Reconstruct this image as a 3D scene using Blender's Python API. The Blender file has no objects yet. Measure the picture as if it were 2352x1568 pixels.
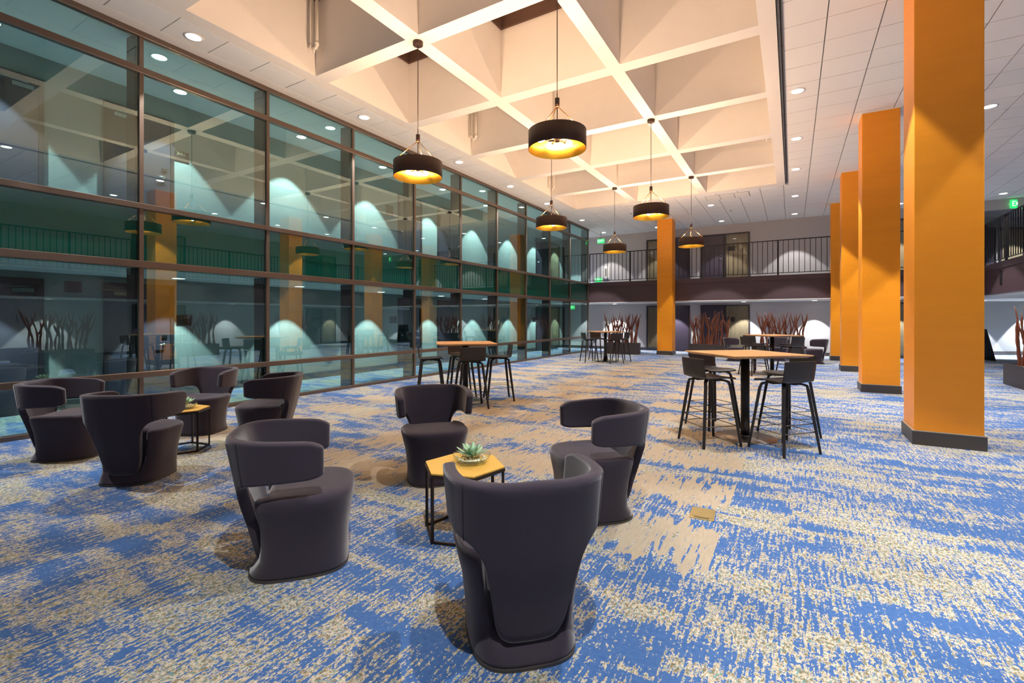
import bpy, bmesh, math, random
from mathutils import Vector, Matrix
R = math.radians
sc = bpy.context.scene
C = sc.collection

# ------------------------------------------------------------------ camera, world, exposure
cam = bpy.data.cameras.new('camera')
cam_o = bpy.data.objects.new('camera', cam); C.objects.link(cam_o)
cam.sensor_width = 36.0
cam.lens = 1087.5 / 2352 * 36.0
cam.shift_y = -(784 - 733.3) / 2352
cam.clip_end = 200
YAW = R(30.627)
cam_o.location = (0, 0, 1.45)
cam_o.rotation_euler = (R(90), 0, YAW)
sc.camera = cam_o

world = bpy.data.worlds.new('world'); sc.world = world
world.use_nodes = True
world.node_tree.nodes['Background'].inputs[0].default_value = (0.30, 0.36, 0.45, 1)
world.node_tree.nodes['Background'].inputs[1].default_value = 0.05

vs = sc.view_settings
vs.view_transform = 'Standard'; vs.look = 'None'; vs.gamma = 1.0; vs.use_curve_mapping = False
vs.exposure = 0.22
cy = sc.cycles
cy.use_denoising = True
cy.max_bounces = 5; cy.diffuse_bounces = 3; cy.glossy_bounces = 3
cy.use_adaptive_sampling = True; cy.adaptive_threshold = 0.08; cy.adaptive_min_samples = 16
cy.transmission_bounces = 4; cy.transparent_max_bounces = 12
cy.sample_clamp_indirect = 6.0
cy.caustics_reflective = False; cy.caustics_refractive = False
cy.blur_glossy = 0.5

# light levels (watts)
W_DOWN = 640.0      # recessed ceiling downlights
W_CORR = 440.0       # low corridor downlights
W_CORR_UP = 700.0   # upper corridor downlights
W_PEND = 215.0      # drum pendants
COL_DOWN = (1.0, 0.98, 0.96)
COL_CORR = (0.93, 0.97, 1.0)
COL_PEND = (1.0, 0.66, 0.42)

# ------------------------------------------------------------------ materials
def srgb(r, g, b):
    f = lambda c: (c / 255 / 12.92) if c / 255 <= 0.04045 else ((c / 255 + 0.055) / 1.055) ** 2.4
    return (f(r), f(g), f(b), 1.0)

class NT:
    def __init__(s, name):
        s.m = bpy.data.materials.new(name); s.m.use_nodes = True
        s.t = s.m.node_tree; s.t.nodes.clear()
        s.out = s.t.nodes.new('ShaderNodeOutputMaterial')
    def n(s, typ, **kw):
        nd = s.t.nodes.new(typ)
        for k, v in kw.items():
            if k[0] == 'i' and k[1:].isdigit(): nd.inputs[int(k[1:])].default_value = v
            else: setattr(nd, k, v)
        return nd
    def l(s, a, b, ao=0): s.t.links.new(a.outputs[ao] if hasattr(a, 'outputs') else a, b)
    def math(s, op, a, b=None, c=None, clamp=False):
        nd = s.t.nodes.new('ShaderNodeMath'); nd.operation = op; nd.use_clamp = clamp
        for i, v in enumerate((a, b, c)):
            if v is None: continue
            if isinstance(v, (int, float)): nd.inputs[i].default_value = v
            else: s.t.links.new(v, nd.inputs[i])
        return nd.outputs[0]
    def noise(s, vec, scale, detail=2.0, rough=0.5):
        nd = s.t.nodes.new('ShaderNodeTexNoise')
        nd.inputs['Scale'].default_value = scale; nd.inputs['Detail'].default_value = detail
        nd.inputs['Roughness'].default_value = rough
        if vec is not None: s.t.links.new(vec, nd.inputs['Vector'])
        return nd.outputs[0]
    def mapping(s, vec, scale=(1, 1, 1), rot=(0, 0, 0), loc=(0, 0, 0)):
        nd = s.t.nodes.new('ShaderNodeMapping')
        nd.inputs['Scale'].default_value = scale; nd.inputs['Rotation'].default_value = rot
        nd.inputs['Location'].default_value = loc
        s.t.links.new(vec, nd.inputs['Vector'])
        return nd.outputs[0]
    def mixc(s, fac, a, b):
        nd = s.t.nodes.new('ShaderNodeMix'); nd.data_type = 'RGBA'
        for sock, v in ((nd.inputs[0], fac), (nd.inputs[6], a), (nd.inputs[7], b)):
            if isinstance(v, (int, float, tuple)): sock.default_value = v
            else: s.t.links.new(v, sock)
        return nd.outputs[2]
    def sstep(s, v, lo, hi):
        nd = s.t.nodes.new('ShaderNodeMapRange'); nd.interpolation_type = 'SMOOTHSTEP'
        s.t.links.new(v, nd.inputs[0])
        nd.inputs[1].default_value = lo; nd.inputs[2].default_value = hi
        return nd.outputs[0]

def mat(name, col, rough=0.5, metal=0.0, var=0.06, scale=12.0, bump=0.0, bscale=60.0, spec=0.5, stretch=(1, 1, 1), sheen=0.0):
    t = NT(name)
    tc = t.n('ShaderNodeTexCoord')
    v = t.mapping(tc.outputs['Object'], stretch)
    nz = t.noise(v, scale, 3.0)
    lo = tuple(c * (1 - var) for c in col[:3]) + (1,)
    hi = tuple(min(1, c * (1 + var)) for c in col[:3]) + (1,)
    b = t.n('ShaderNodeBsdfPrincipled')
    t.l(t.mixc(nz, lo, hi), b.inputs['Base Color'])
    b.inputs['Roughness'].default_value = rough; b.inputs['Metallic'].default_value = metal
    b.inputs['Specular IOR Level'].default_value = spec
    if sheen:
        b.inputs['Sheen Weight'].default_value = sheen; b.inputs['Sheen Roughness'].default_value = 0.4
    if bump:
        bn = t.n('ShaderNodeBump'); bn.inputs['Strength'].default_value = bump; bn.inputs['Distance'].default_value = 0.004
        t.l(t.noise(t.mapping(tc.outputs['Object'], stretch), bscale, 2.0), bn.inputs['Height'])
        t.l(bn.outputs[0], b.inputs['Normal'])
    t.l(b.outputs[0], t.out.inputs[0])
    return t.m

def emit(name, col, strength):
    t = NT(name); e = t.n('ShaderNodeEmission')
    e.inputs[0].default_value = col; e.inputs[1].default_value = strength
    t.l(e.outputs[0], t.out.inputs[0]); t.m.cycles.emission_sampling = 'NONE'; return t.m

def wood(name, a, b, axis=(1, 8, 8), rough=0.4, scale=6.0):
    t = NT(name); tc = t.n('ShaderNodeTexCoord')
    v = t.mapping(tc.outputs['Object'], axis)
    n1 = t.noise(v, scale, 4.0, 0.6)
    w = t.sstep(n1, 0.35, 0.65)
    bs = t.n('ShaderNodeBsdfPrincipled'); bs.inputs['Roughness'].default_value = rough
    t.l(t.mixc(w, a, b), bs.inputs['Base Color'])
    t.l(bs.outputs[0], t.out.inputs[0]); return t.m

def glass_mat(name, tint, f0):
    t = NT(name)
    lw = t.n('ShaderNodeLayerWeight'); lw.inputs[0].default_value = 0.5
    fac = t.math('ADD', f0, t.math('MULTIPLY', t.math('POWER', lw.outputs[1], 5.0), 1 - f0), clamp=True)
    tr = t.n('ShaderNodeBsdfTransparent'); tr.inputs[0].default_value = tint
    gl = t.n('ShaderNodeBsdfAnisotropic'); gl.inputs['Roughness'].default_value = 0.0
    gl.inputs[0].default_value = (0.92, 1.0, 1.0, 1)
    mx = t.n('ShaderNodeMixShader')
    t.l(fac, mx.inputs[0]); t.l(tr.outputs[0], mx.inputs[1]); t.l(gl.outputs[0], mx.inputs[2])
    t.l(mx.outputs[0], t.out.inputs[0]); return t.m

def carpet_mat():
    t = NT('patterned_carpet')
    tc = t.n('ShaderNodeTexCoord'); P = tc.outputs['Object']
    sep = t.n('ShaderNodeSeparateXYZ'); t.l(P, sep.inputs[0])
    X, Y = sep.outputs[0], sep.outputs[1]
    # per carpet tile random offset (crisp edges on a 0.48 m grid)
    fx = t.math('FLOOR', t.math('DIVIDE', X, 0.48)); fy = t.math('FLOOR', t.math('DIVIDE', Y, 0.96))
    cmb = t.n('ShaderNodeCombineXYZ'); t.l(fx, cmb.inputs[0]); t.l(fy, cmb.inputs[1])
    wn = t.n('ShaderNodeTexWhiteNoise'); wn.noise_dimensions = '2D'; t.l(cmb.outputs[0], wn.inputs['Vector'])
    tile = wn.outputs[0]
    off = t.n('ShaderNodeVectorMath'); off.operation = 'ADD'
    c2 = t.n('ShaderNodeCombineXYZ'); t.l(t.math('MULTIPLY', tile, 0.35), c2.inputs[1])
    t.l(P, off.inputs[0]); t.l(c2.outputs[0], off.inputs[1])
    Q = off.outputs[0]
    # bands along X with broken patches
    bands = t.noise(t.mapping(Q, (1.0, 3.9, 1)), 1.0, 4.0, 0.6)
    broad = t.noise(t.mapping(P, (0.5, 0.7, 1)), 1.0, 2.0)
    streak = t.noise(t.mapping(P, (52, 5.0, 1)), 1.0, 2.0, 0.6)
    crumbs = t.noise(t.mapping(P, (70, 44, 1)), 1.0, 2.0, 0.65)
    body = t.math('ADD', t.math('MULTIPLY', t.math('SUBTRACT', bands, 0.5), 1.45),
                  t.math('MULTIPLY', t.math('SUBTRACT', broad, 0.48), 0.5))
    s1 = t.math('MULTIPLY', t.math('SUBTRACT', streak, 0.5), 1.05)
    s2 = t.math('MULTIPLY', t.math('SUBTRACT', crumbs, 0.5), 1.0)
    m = t.math('ADD', body, t.math('ADD', s1, s2))
    cream = t.sstep(m, 0.0, 0.04)
    # mottled colours inside the pale patches
    f1 = t.noise(t.mapping(P, (150, 80, 1)), 1.0, 2.0, 0.7)
    f2 = t.noise(t.mapping(P, (52, 36, 1), loc=(7, 3, 0)), 1.0, 3.0, 0.65)
    pale = t.mixc(t.sstep(f1, 0.40, 0.62), srgb(164, 154, 134), srgb(196, 190, 174))
    inb = t.sstep(m, 0.02, 0.18)
    pale = t.mixc(t.math('MULTIPLY', t.sstep(f2, 0.47, 0.56), inb), pale, srgb(112, 106, 84))
    f3 = t.noise(t.mapping(P, (80, 60, 1), loc=(1, 9, 0)), 1.0, 1.0)
    pale = t.mixc(t.math('MULTIPLY', t.sstep(f3, 0.58, 0.62), inb), pale, srgb(96, 138, 142))
    pale = t.mixc(t.math('MULTIPLY', t.sstep(f3, 0.30, 0.27), inb), pale, srgb(56, 54, 44))
    f4 = t.noise(t.mapping(P, (110, 90, 1), loc=(4, 2, 0)), 1.0, 1.0)
    pale = t.mixc(t.math('MULTIPLY', t.sstep(f4, 0.68, 0.71), inb), pale, srgb(184, 132, 74))
    bl = t.noise(P, 45.0, 3.0)
    blue = t.mixc(bl, srgb(44, 80, 136), srgb(78, 112, 162))
    col = t.mixc(cream, blue, pale)
    # tan brush-stroke field under the coffers
    wob = t.math('MULTIPLY', t.math('SUBTRACT', t.noise(t.mapping(P, (16, 2.2, 1)), 1.0, 2.0), 0.5), 0.9)
    Yw = t.math('ADD', Y, wob)
    reg = t.math('MULTIPLY', t.math('MULTIPLY', t.math('LESS_THAN', X, -0.42), t.math('GREATER_THAN', Yw, 2.95)),
                 t.math('MULTIPLY', t.math('GREATER_THAN', X, -7.3), t.math('LESS_THAN', Yw, 17.2)))
    # columns of tan in X, blocks in Y
    cx_ = t.math('ABSOLUTE', t.math('SINE', t.math('MULTIPLY', t.math('ADD', X, 2.55), math.pi / 2.42)))
    colm = t.sstep(cx_, 0.55, 0.62)
    near = t.math('MULTIPLY', t.math('LESS_THAN', Yw, 7.6), t.math('GREATER_THAN', X, -2.9))
    colm = t.math('MAXIMUM', colm, near)
    blk = t.sstep(t.math('SINE', t.math('MULTIPLY', Yw, 2 * math.pi / 1.0)), -0.45, -0.30)
    fing = t.sstep(t.noise(t.mapping(P, (36, 2.8, 1), rot=(0, 0, R(9)), loc=(3, 1, 0)), 1.0, 2.0, 0.55), 0.39, 0.42)
    tanm = t.math('MULTIPLY', t.math('MULTIPLY', reg, colm), t.math('MULTIPLY', blk, fing))
    tn = t.mixc(t.noise(t.mapping(P, (70, 9, 1)), 1.0, 2.0), srgb(146, 134, 116), srgb(174, 162, 142))
    col = t.mixc(tanm, col, tn)
    b = t.n('ShaderNodeBsdfPrincipled'); b.inputs['Roughness'].default_value = 0.95
    b.inputs['Specular IOR Level'].default_value = 0.15
    t.l(col, b.inputs['Base Color'])
    bn = t.n('ShaderNodeBump'); bn.inputs['Strength'].default_value = 0.5; bn.inputs['Distance'].default_value = 0.004
    t.l(t.noise(P, 260.0, 2.0), bn.inputs['Height']); t.l(bn.outputs[0], b.inputs['Normal'])
    t.l(b.outputs[0], t.out.inputs[0]); return t.m

M = {}
M['carpet'] = carpet_mat()
M['gypsum'] = mat('painted_plaster', srgb(240, 234, 226), 0.8, var=0.02, scale=3)
M['rib'] = mat('painted_concrete', srgb(240, 233, 224), 0.75, var=0.03, scale=4)
M['tile'] = mat('acoustic_tile', srgb(240, 238, 234), 0.9, var=0.03, scale=150, bump=0.15, bscale=300)
M['tbar'] = mat('ceiling_grid_metal', srgb(150, 145, 140), 0.6)
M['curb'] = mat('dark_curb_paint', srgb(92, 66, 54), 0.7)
M['orange'] = mat('orange_wallcovering', srgb(250, 156, 26), 0.42, var=0.07, scale=1.6, stretch=(1, 1, 6), bump=0.05, bscale=30)
M['base'] = mat('rubber_base', srgb(66, 62, 60), 0.45)
M['basetrim'] = mat('base_cap_metal', srgb(190, 180, 165), 0.35, 0.6)
M['bronze'] = mat('bronze_anodised_metal', srgb(112, 98, 88), 0.32, 0.55, var=0.05)
M['blackmetal'] = mat('black_metal', srgb(30, 27, 28), 0.4, 0.2)
M['fin'] = mat('black_post_paint', srgb(26, 24, 27), 0.5)
M['glass'] = glass_mat('green_tinted_glass', (0.60, 0.80, 0.77, 1), 0.13)
M['clear'] = glass_mat('clear_glass', (0.93, 0.97, 0.97, 1), 0.04)
M['spandrel'] = mat('teal_spandrel', srgb(58, 172, 162), 0.25)
M['wallpaper'] = mat('pale_textured_wallcovering', srgb(150, 151, 149), 0.75, var=0.08, scale=30, stretch=(1, 1, 5), bump=0.3, bscale=60)
M['greywall'] = mat('grey_wallcovering', srgb(182, 177, 176), 0.75, var=0.05, scale=40, bump=0.15)
M['greywall_dk'] = mat('plum_grey_paint', srgb(104, 92, 100), 0.7, var=0.04)
M['fascia'] = mat('dark_plum_paint', srgb(84, 66, 72), 0.5, var=0.05)
M['white'] = mat('white_paint', srgb(232, 230, 226), 0.7, var=0.02)
M['whiteplastic'] = mat('white_plastic', srgb(236, 230, 218), 0.4, var=0.02)
M['doorleaf'] = mat('dark_door_paint', srgb(60, 52, 66), 0.4, var=0.05)
M['doorframe'] = mat('door_frame_paint', srgb(42, 34, 40), 0.45)
M['doorwood'] = mat('brown_door_veneer', srgb(120, 88, 66), 0.45, var=0.1, scale=5, stretch=(6, 6, 1))
M['curtain'] = mat('beige_curtain', srgb(146, 120, 92), 0.85, var=0.12, scale=10, stretch=(3, 3, .3))
M['chrome'] = mat('satin_chrome', srgb(200, 198, 194), 0.22, 1.0, var=0.02)
M['plaque'] = mat('black_plaque', srgb(22, 20, 22), 0.4)
M['plaquetext'] = mat('tan_plaque_lettering', srgb(170, 150, 118), 0.5)
M['fabric'] = mat('aubergine_wool', srgb(60, 54, 64), 0.95, var=0.16, scale=220, bump=0.35, bscale=420, spec=0.1, sheen=0.5)
M['seam'] = mat('dark_stitching', srgb(38, 35, 42), 0.9)
M['plywood'] = mat('black_stained_plywood', srgb(40, 34, 33), 0.38, var=0.12, scale=5, stretch=(1, 10, 1))
M['legwood'] = mat('black_stained_ash', srgb(32, 29, 30), 0.5, var=0.12, scale=8, stretch=(8, 8, 1))
M['steel'] = mat('brushed_steel', srgb(150, 146, 142), 0.28, 1.0)
M['rungsteel'] = mat('dark_steel_wire', srgb(100, 92, 86), 0.3, 0.9)
M['tabletop'] = wood('oak_veneer', srgb(184, 132, 82), srgb(206, 158, 104), (10, 1.2, 10), 0.4, 5)
M['hexwood'] = wood('yellow_cane_wood', srgb(184, 138, 52), srgb(222, 178, 84), (20, 20, 20), 0.45, 9)
M['hexmetal'] = mat('dark_bronze_frame', srgb(58, 48, 42), 0.35, 0.7)
M['pendant'] = mat('matte_bronze_shade', srgb(66, 44, 34), 0.5, 0.2)
M['gold'] = mat('gold_leaf_lining', srgb(236, 178, 60), 0.28, 1.0, var=0.12, scale=14)
M['cord'] = mat('dark_cord', srgb(46, 32, 26), 0.6)
M['brass'] = mat('brass_rod', srgb(206, 160, 96), 0.25, 1.0)
M['bulb'] = emit('lit_bulb', (1.0, 0.80, 0.5, 1), 38.0)
M['lens'] = emit('downlight_lens', (1.0, 0.96, 0.9, 1), 9.0)
M['planter'] = mat('charcoal_planter', srgb(58, 53, 56), 0.5)
M['soil'] = mat('pale_gravel', srgb(186, 180, 168), 0.95, var=0.4, scale=70, bump=0.8, bscale=70)
M['branch'] = mat('polished_driftwood', srgb(118, 68, 50), 0.2, 0.15, var=0.28, scale=9, stretch=(6, 6, 1))
M['exit'] = emit('exit_sign_glow', (0.03, 0.75, 0.16, 1), 1.2)
M['exitletter'] = emit('exit_letters', (0.35, 1.0, 0.45, 1), 3.5)
M['succulent'] = mat('succulent_leaf', srgb(158, 196, 160), 0.5, var=0.12, scale=25)
M['pebble'] = mat('white_pebbles', srgb(240, 232, 214), 0.7, var=0.25, scale=80)
M['brassbox'] = mat('aged_brass_cover', srgb(176, 160, 112), 0.35, 0.7, var=0.15, scale=40)
M['slot'] = mat('slot_diffuser', srgb(96, 98, 104), 0.5)
M['grille'] = mat('dark_grille', srgb(30, 26, 28), 0.6)
M['board'] = mat('chalkboard_black', srgb(24, 21, 22), 0.55)

# ------------------------------------------------------------------ mesh helpers
class MB:
    def __init__(s): s.v = []; s.f = []; s.mi = []; s.cur = 0
    def add(s, vs_, fs):
        o = len(s.v); s.v += [tuple(v) for v in vs_]
        for f in fs: s.f.append(tuple(i + o for i in f)); s.mi.append(s.cur)
        return s
    def box(s, x0, x1, y0, y1, z0, z1, mtx=None):
        v = [Vector((x, y, z)) for z in (z0, z1) for y in (y0, y1) for x in (x0, x1)]
        if mtx: v = [mtx @ p for p in v]
        return s.add(v, [(0, 2, 3, 1), (4, 5, 7, 6), (0, 1, 5, 4), (2, 6, 7, 3), (0, 4, 6, 2), (1, 3, 7, 5)])
    def rings(s, rs, cap=True, close=True):
        n = len(rs[0]); o = len(s.v)
        for r in rs: s.v += [tuple(p) for p in r]
        for i in range(len(rs) - 1):
            for j in range(n if close else n - 1):
                a = o + i * n + j; b = o + i * n + (j + 1) % n
                s.f.append((a, b, b + n, a + n)); s.mi.append(s.cur)
        if cap:
            s.f.append(tuple(o + j for j in reversed(range(n)))); s.mi.append(s.cur)
            q = o + (len(rs) - 1) * n
            s.f.append(tuple(q + j for j in range(n))); s.mi.append(s.cur)
        return s
    def lathe(s, prof, n=24, c=(0, 0, 0), cap=True):
        rs = [[(c[0] + r * math.cos(2 * math.pi * k / n), c[1] + r * math.sin(2 * math.pi * k / n), c[2] + z) for k in range(n)] for r, z in prof]
        return s.rings(rs, cap)
    def prism(s, poly, z0, z1):
        return s.rings([[(x, y, z0) for x, y in poly], [(x, y, z1) for x, y in poly]])
    def tube(s, pts, rad, n=6, cap=True):
        pts = [Vector(p) for p in pts]
        rads = rad if isinstance(rad, (list, tuple)) else [rad] * len(pts)
        up = Vector((0, 0, 1)); rs = []; prev = None
        for i, p in enumerate(pts):
            d = (pts[min(i + 1, len(pts) - 1)] - pts[max(i - 1, 0)]).normalized()
            if prev is None:
                a = up.cross(d)
                if a.length < 1e-3: a = Vector((1, 0, 0)).cross(d)
                a.normalize()
            else:
                a = prev - d * prev.dot(d); a.normalize()
            prev = a; b = d.cross(a)
            rs.append([p + (a * math.cos(2 * math.pi * k / n) + b * math.sin(2 * math.pi * k / n)) * rads[i] for k in range(n)])
        return s.rings(rs, cap)
    def mesh(s, name, mats, smooth=False):
        me = bpy.data.meshes.new(name); me.from_pydata(s.v, [], s.f)
        for m in (mats if isinstance(mats, (list, tuple)) else [mats]): me.materials.append(m)
        if any(s.mi): me.polygons.foreach_set('material_index', s.mi)
        if smooth: me.polygons.foreach_set('use_smooth', [True] * len(me.polygons))
        me.update(); return me
    def build(s, name, mats, parent=None, smooth=False):
        o = bpy.data.objects.new(name, s.mesh(name, mats, smooth)); C.objects.link(o)
        if parent: o.parent = parent
        return o

def link(name, me, parent=None, loc=None):
    o = bpy.data.objects.new(name, me); C.objects.link(o)
    if parent: o.parent = parent
    if loc: o.location = loc
    return o

def bevel(o, w, seg=2, ang=40):
    m = o.modifiers.new('bevel', 'BEVEL'); m.width = w; m.segments = seg; m.limit_method = 'ANGLE'; m.angle_limit = R(ang)
    return o

def bake(o):
    dg = bpy.context.evaluated_depsgraph_get()
    me = bpy.data.meshes.new_from_object(o.evaluated_get(dg), depsgraph=dg)
    o.modifiers.clear(); o.data = me
    return o

def tag(o, label=None, cat=None, group=None, kind=None):
    if label: o['label'] = label
    if cat: o['category'] = cat
    if group: o['group'] = group
    if kind: o['kind'] = kind
    return o

def empty(name, loc=(0, 0, 0), rz=0.0):
    o = bpy.data.objects.new(name, None); C.objects.link(o)
    o.location = loc; o.rotation_euler = (0, 0, rz); o.empty_display_size = 0.2
    return o

def struct(o): o['kind'] = 'structure'; return o

def copy_tree(o, parent=None):
    c = o.copy(); C.objects.link(c)
    if parent: c.parent = parent
    for ch in list(o.children): copy_tree(ch, c)
    return c

def text_part(name, s, size, material, parent, mtx, extrude=0.002, align='CENTER'):
    cu = bpy.data.curves.new(name, 'FONT'); cu.body = s; cu.size = size; cu.extrude = extrude
    cu.align_x = align; cu.align_y = 'CENTER'
    tmp = bpy.data.objects.new('tmp_text', cu); C.objects.link(tmp)
    dg = bpy.context.evaluated_depsgraph_get()
    me = bpy.data.meshes.new_from_object(tmp.evaluated_get(dg), depsgraph=dg)
    bpy.data.objects.remove(tmp)
    me.materials.clear(); me.materials.append(material); me.transform(mtx)
    return link(name, me, parent)

ORD = ['first', 'second', 'third', 'fourth', 'fifth', 'sixth', 'seventh', 'eighth', 'ninth', 'tenth', 'eleventh', 'twelfth']
def in_view(x, y, z, pad=0):
    s_, c_ = math.sin(YAW), math.cos(YAW)
    rr = c_ * x + s_ * y; ff = -s_ * x + c_ * y
    if ff < 0.3: return 0
    u = 1176 + 1087.5 * rr / ff; v = 733.3 - 1087.5 * (z - 1.45) / ff
    return ff if (-pad < u < 2352 + pad and -pad < v < 1568 + pad) else 0

# ------------------------------------------------------------------ dimensions
ZC = 5.57          # main ceiling
XG = -8.04         # glass line
XW = -10.1         # corridor back wall
YF = 22.5          # far wall
YB = 20.5          # far balcony edge
XB = 5.2           # side balcony edge
XR = 7.6           # right wall
Y0 = -4.5          # wall behind the camera
SL0, SL1 = 2.19, 3.1   # upper floor slab underside / top

# ------------------------------------------------------------------ floor
struct(MB().box(XW - .2, 10.2, Y0 - .2, 29, -0.1, 0.0).build('floor', M['carpet']))

# ------------------------------------------------------------------ ceiling with coffers and tiles
ceil = struct(MB().box(XW - .2, -7.18, Y0 - .2, 16.72, ZC + .03, ZC + .12)
              .box(XW - .2, -0.18, 16.72, 29, ZC + .03, ZC + .12)
              .box(-0.18, 10.2, Y0 - .2, 29, ZC + .03, ZC + .12).build('ceiling', M['tbar']))
# plain plaster borders
MB().box(XG, -7.79, Y0, 17.0, ZC, ZC + .03).build('plaster_border', M['gypsum'], ceil)
MB().box(XW, XG + .0, Y0, 22.5, ZC - .02, ZC + .03).build('plaster_border', M['gypsum'], ceil)
bay_x = [(-6.95, -4.91), (-4.66, -2.62), (-2.40, -0.41)]
long_x = [(-7.19, -6.95), (-4.91, -4.66), (-2.62, -2.40), (-0.41, -0.19)]
rib_y = [(5.21 + 2.26 * k, 5.47 + 2.26 * k) for k in range(-4, 6)]
rib_y[-1] = (16.47, 16.72)
ytop = 6.82
for x0, x1 in long_x:
    MB().box(x0, x1, rib_y[0][0], 16.72, ZC, ytop).build('waffle_rib', M['rib'], ceil)
for x0, x1 in bay_x:
    for y0, y1 in rib_y:
        MB().box(x0, x1, y0, y1, ZC, ytop).build('waffle_rib', M['rib'], ceil)
MB().box(-7.19, -0.19, Y0 - .2, rib_y[0][0], ZC, ZC + .1).build('plaster_border', M['gypsum'], ceil)
for x0, x1 in bay_x:
    for k in range(len(rib_y) - 1):
        y0 = rib_y[k][1]; y1 = rib_y[k + 1][0]
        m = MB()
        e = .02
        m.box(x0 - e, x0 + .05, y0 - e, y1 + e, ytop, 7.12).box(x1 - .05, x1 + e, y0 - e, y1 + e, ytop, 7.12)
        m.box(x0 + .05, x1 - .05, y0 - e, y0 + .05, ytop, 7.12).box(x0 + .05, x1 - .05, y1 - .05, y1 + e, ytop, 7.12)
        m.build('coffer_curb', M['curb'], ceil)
        MB().box(x0 - e, x1 + e, y0 - e, y1 + e, 7.12, 7.16).build('coffer_panel', M['gypsum'], ceil)

# suspended tiles: (x, y) cells on a 0.645 m module
TP = 0.645
cells = []
yb0 = 3.26 - TP * 6
for k in range(27):
    y = yb0 + TP * k
    if y + TP > 17.0: break
    cells.append((-7.785, -7.195, y, y + TP))
xs = [-0.16, 0.41] + [0.41 + TP * k for k in range(1, 14)]
yr0 = 7.75 - TP * 14
for i in range(len(xs) - 1):
    for k in range(44):
        y = yr0 + TP * k
        if y > YF or xs[i] > XR: continue
        if xs[i] < 0.3: cells.append((xs[i] if y < 16.6 else -0.235, xs[i + 1], y, y + TP)); continue
        cells.append((xs[i], xs[i + 1], y, y + TP))
xf = -0.235
ks = 0
while xf > XG + .05:
    x1 = xf; x0 = max(xf - TP, XG)
    for k in range(9):
        y = 16.74 + TP * k
        if y > YF - .02: break
        cells.append((x0, x1, y, min(y + TP, YF)))
    xf -= TP
def cell_size(c):
    ff = in_view((c[0] + c[1]) / 2, (c[2] + c[3]) / 2, ZC, 120)
    return (1.0 / ff) if ff else 0
cells = [c for c in cells if not (c[2] > YF - .3)]
seen = sorted([c for c in cells if cell_size(c) > 0], key=cell_size, reverse=True)
tile_mesh = {}
def tile_obj(c):
    w, d = round(c[1] - c[0], 3), round(c[3] - c[2], 3)
    if (w, d) not in tile_mesh:
        g = 0.007
        tile_mesh[(w, d)] = MB().box(-w / 2 + g, w / 2 - g, -d / 2 + g, d / 2 - g, 0, .03).mesh('ceiling_tile', M['tile'])
    return link('ceiling_tile', tile_mesh[(w, d)], ceil, ((c[0] + c[1]) / 2, (c[2] + c[3]) / 2, ZC))
for c in seen[:290]: tile_obj(c)
done = set(seen[:290])
rest = MB()
for c in cells:
    if c in done: continue
    g = .007
    rest.box(c[0] + g, c[1] - g, c[2] + g, c[3] - g, ZC, ZC + .03)
tag(rest.build('ceiling_tile_field', M['tile'], ceil), kind='stuff')

# linear slot diffuser along the coffer edge
sd = empty('slot_diffuser', (-0.13, 9.0, ZC))
tag(sd, 'long dark linear slot diffuser along the coffered ceiling edge', 'air vent')
y = -4.0
while y < 16.4:
    MB().box(-.032, -.018, y - 9, y + 1.20 - 9, -.012, .0).build('blade', M['slot'], sd)
    MB().box(.004, .018, y - 9, y + 1.20 - 9, -.012, .0).build('blade', M['slot'], sd)
    y += 1.22
MB().box(-.034, .020, -13, 7.5, -.002, .006).build('slot_frame', M['grille'], sd)

# square ceiling diffusers near the far edge of the coffers
for nm, xa, n_ in (('leftmost', -5.25, 3), ('middle', -2.53, 3)):
    d = empty('ceiling_diffuser', (xa, 17.3, ZC - .004))
    tag(d, ('flush plaster ceiling diffuser of three panels behind the farthest left pendant' if xa < -4 else
            'flush plaster ceiling diffuser of three panels beyond the farthest right pendant'), 'air vent', 'ceiling diffusers beyond the coffers')
    for k in range(n_):
        MB().box(.44 * k + .01, .44 * k + .43, -.3, .3, -.01, .0).build('diffuser_panel', M['gypsum'], d)
    MB().box(-.01, .44 * n_ + .01, -.32, .32, -.004, .003).build('diffuser_frame', M['tbar'], d)

# ------------------------------------------------------------------ columns
def column(name_lab, x0, y0, w=.6):
    o = empty('column', (x0 + w / 2, y0 + w / 2, 0))
    h = w / 2
    b = MB().box(-h, h, -h, h, 0, ZC + .02).build('shaft', M['orange'], o); bevel(b, .006, 2)
    e = .02
    MB().box(-h - e, h + e, -h - e, h + e, 0, .155).build('column_base', M['base'], o)
    MB().box(-h - e * .8, h + e * .8, -h - e * .8, h + e * .8, .155, .165).build('base_cap', M['basetrim'], o)
    MB().box(-h - .012, h + .012, -h - .012, h + .012, ZC - .015, ZC - .001).build('ceiling_trim', M['gypsum'], o)
    struct(o); tag(o, name_lab, 'column', 'orange wrapped columns')
    return o
column('largest orange wrapped square column, nearest on the right', 1.22, 7.13)
column('orange wrapped square column just behind the largest one', 1.20, 11.72)
column('third orange wrapped square column in the right row', 1.19, 16.12)
column('farthest orange column of the right row beside the balcony railing', 1.18, 20.2)
column('lone orange wrapped square column before the far balcony, left of centre', -4.80, 19.86)

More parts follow.
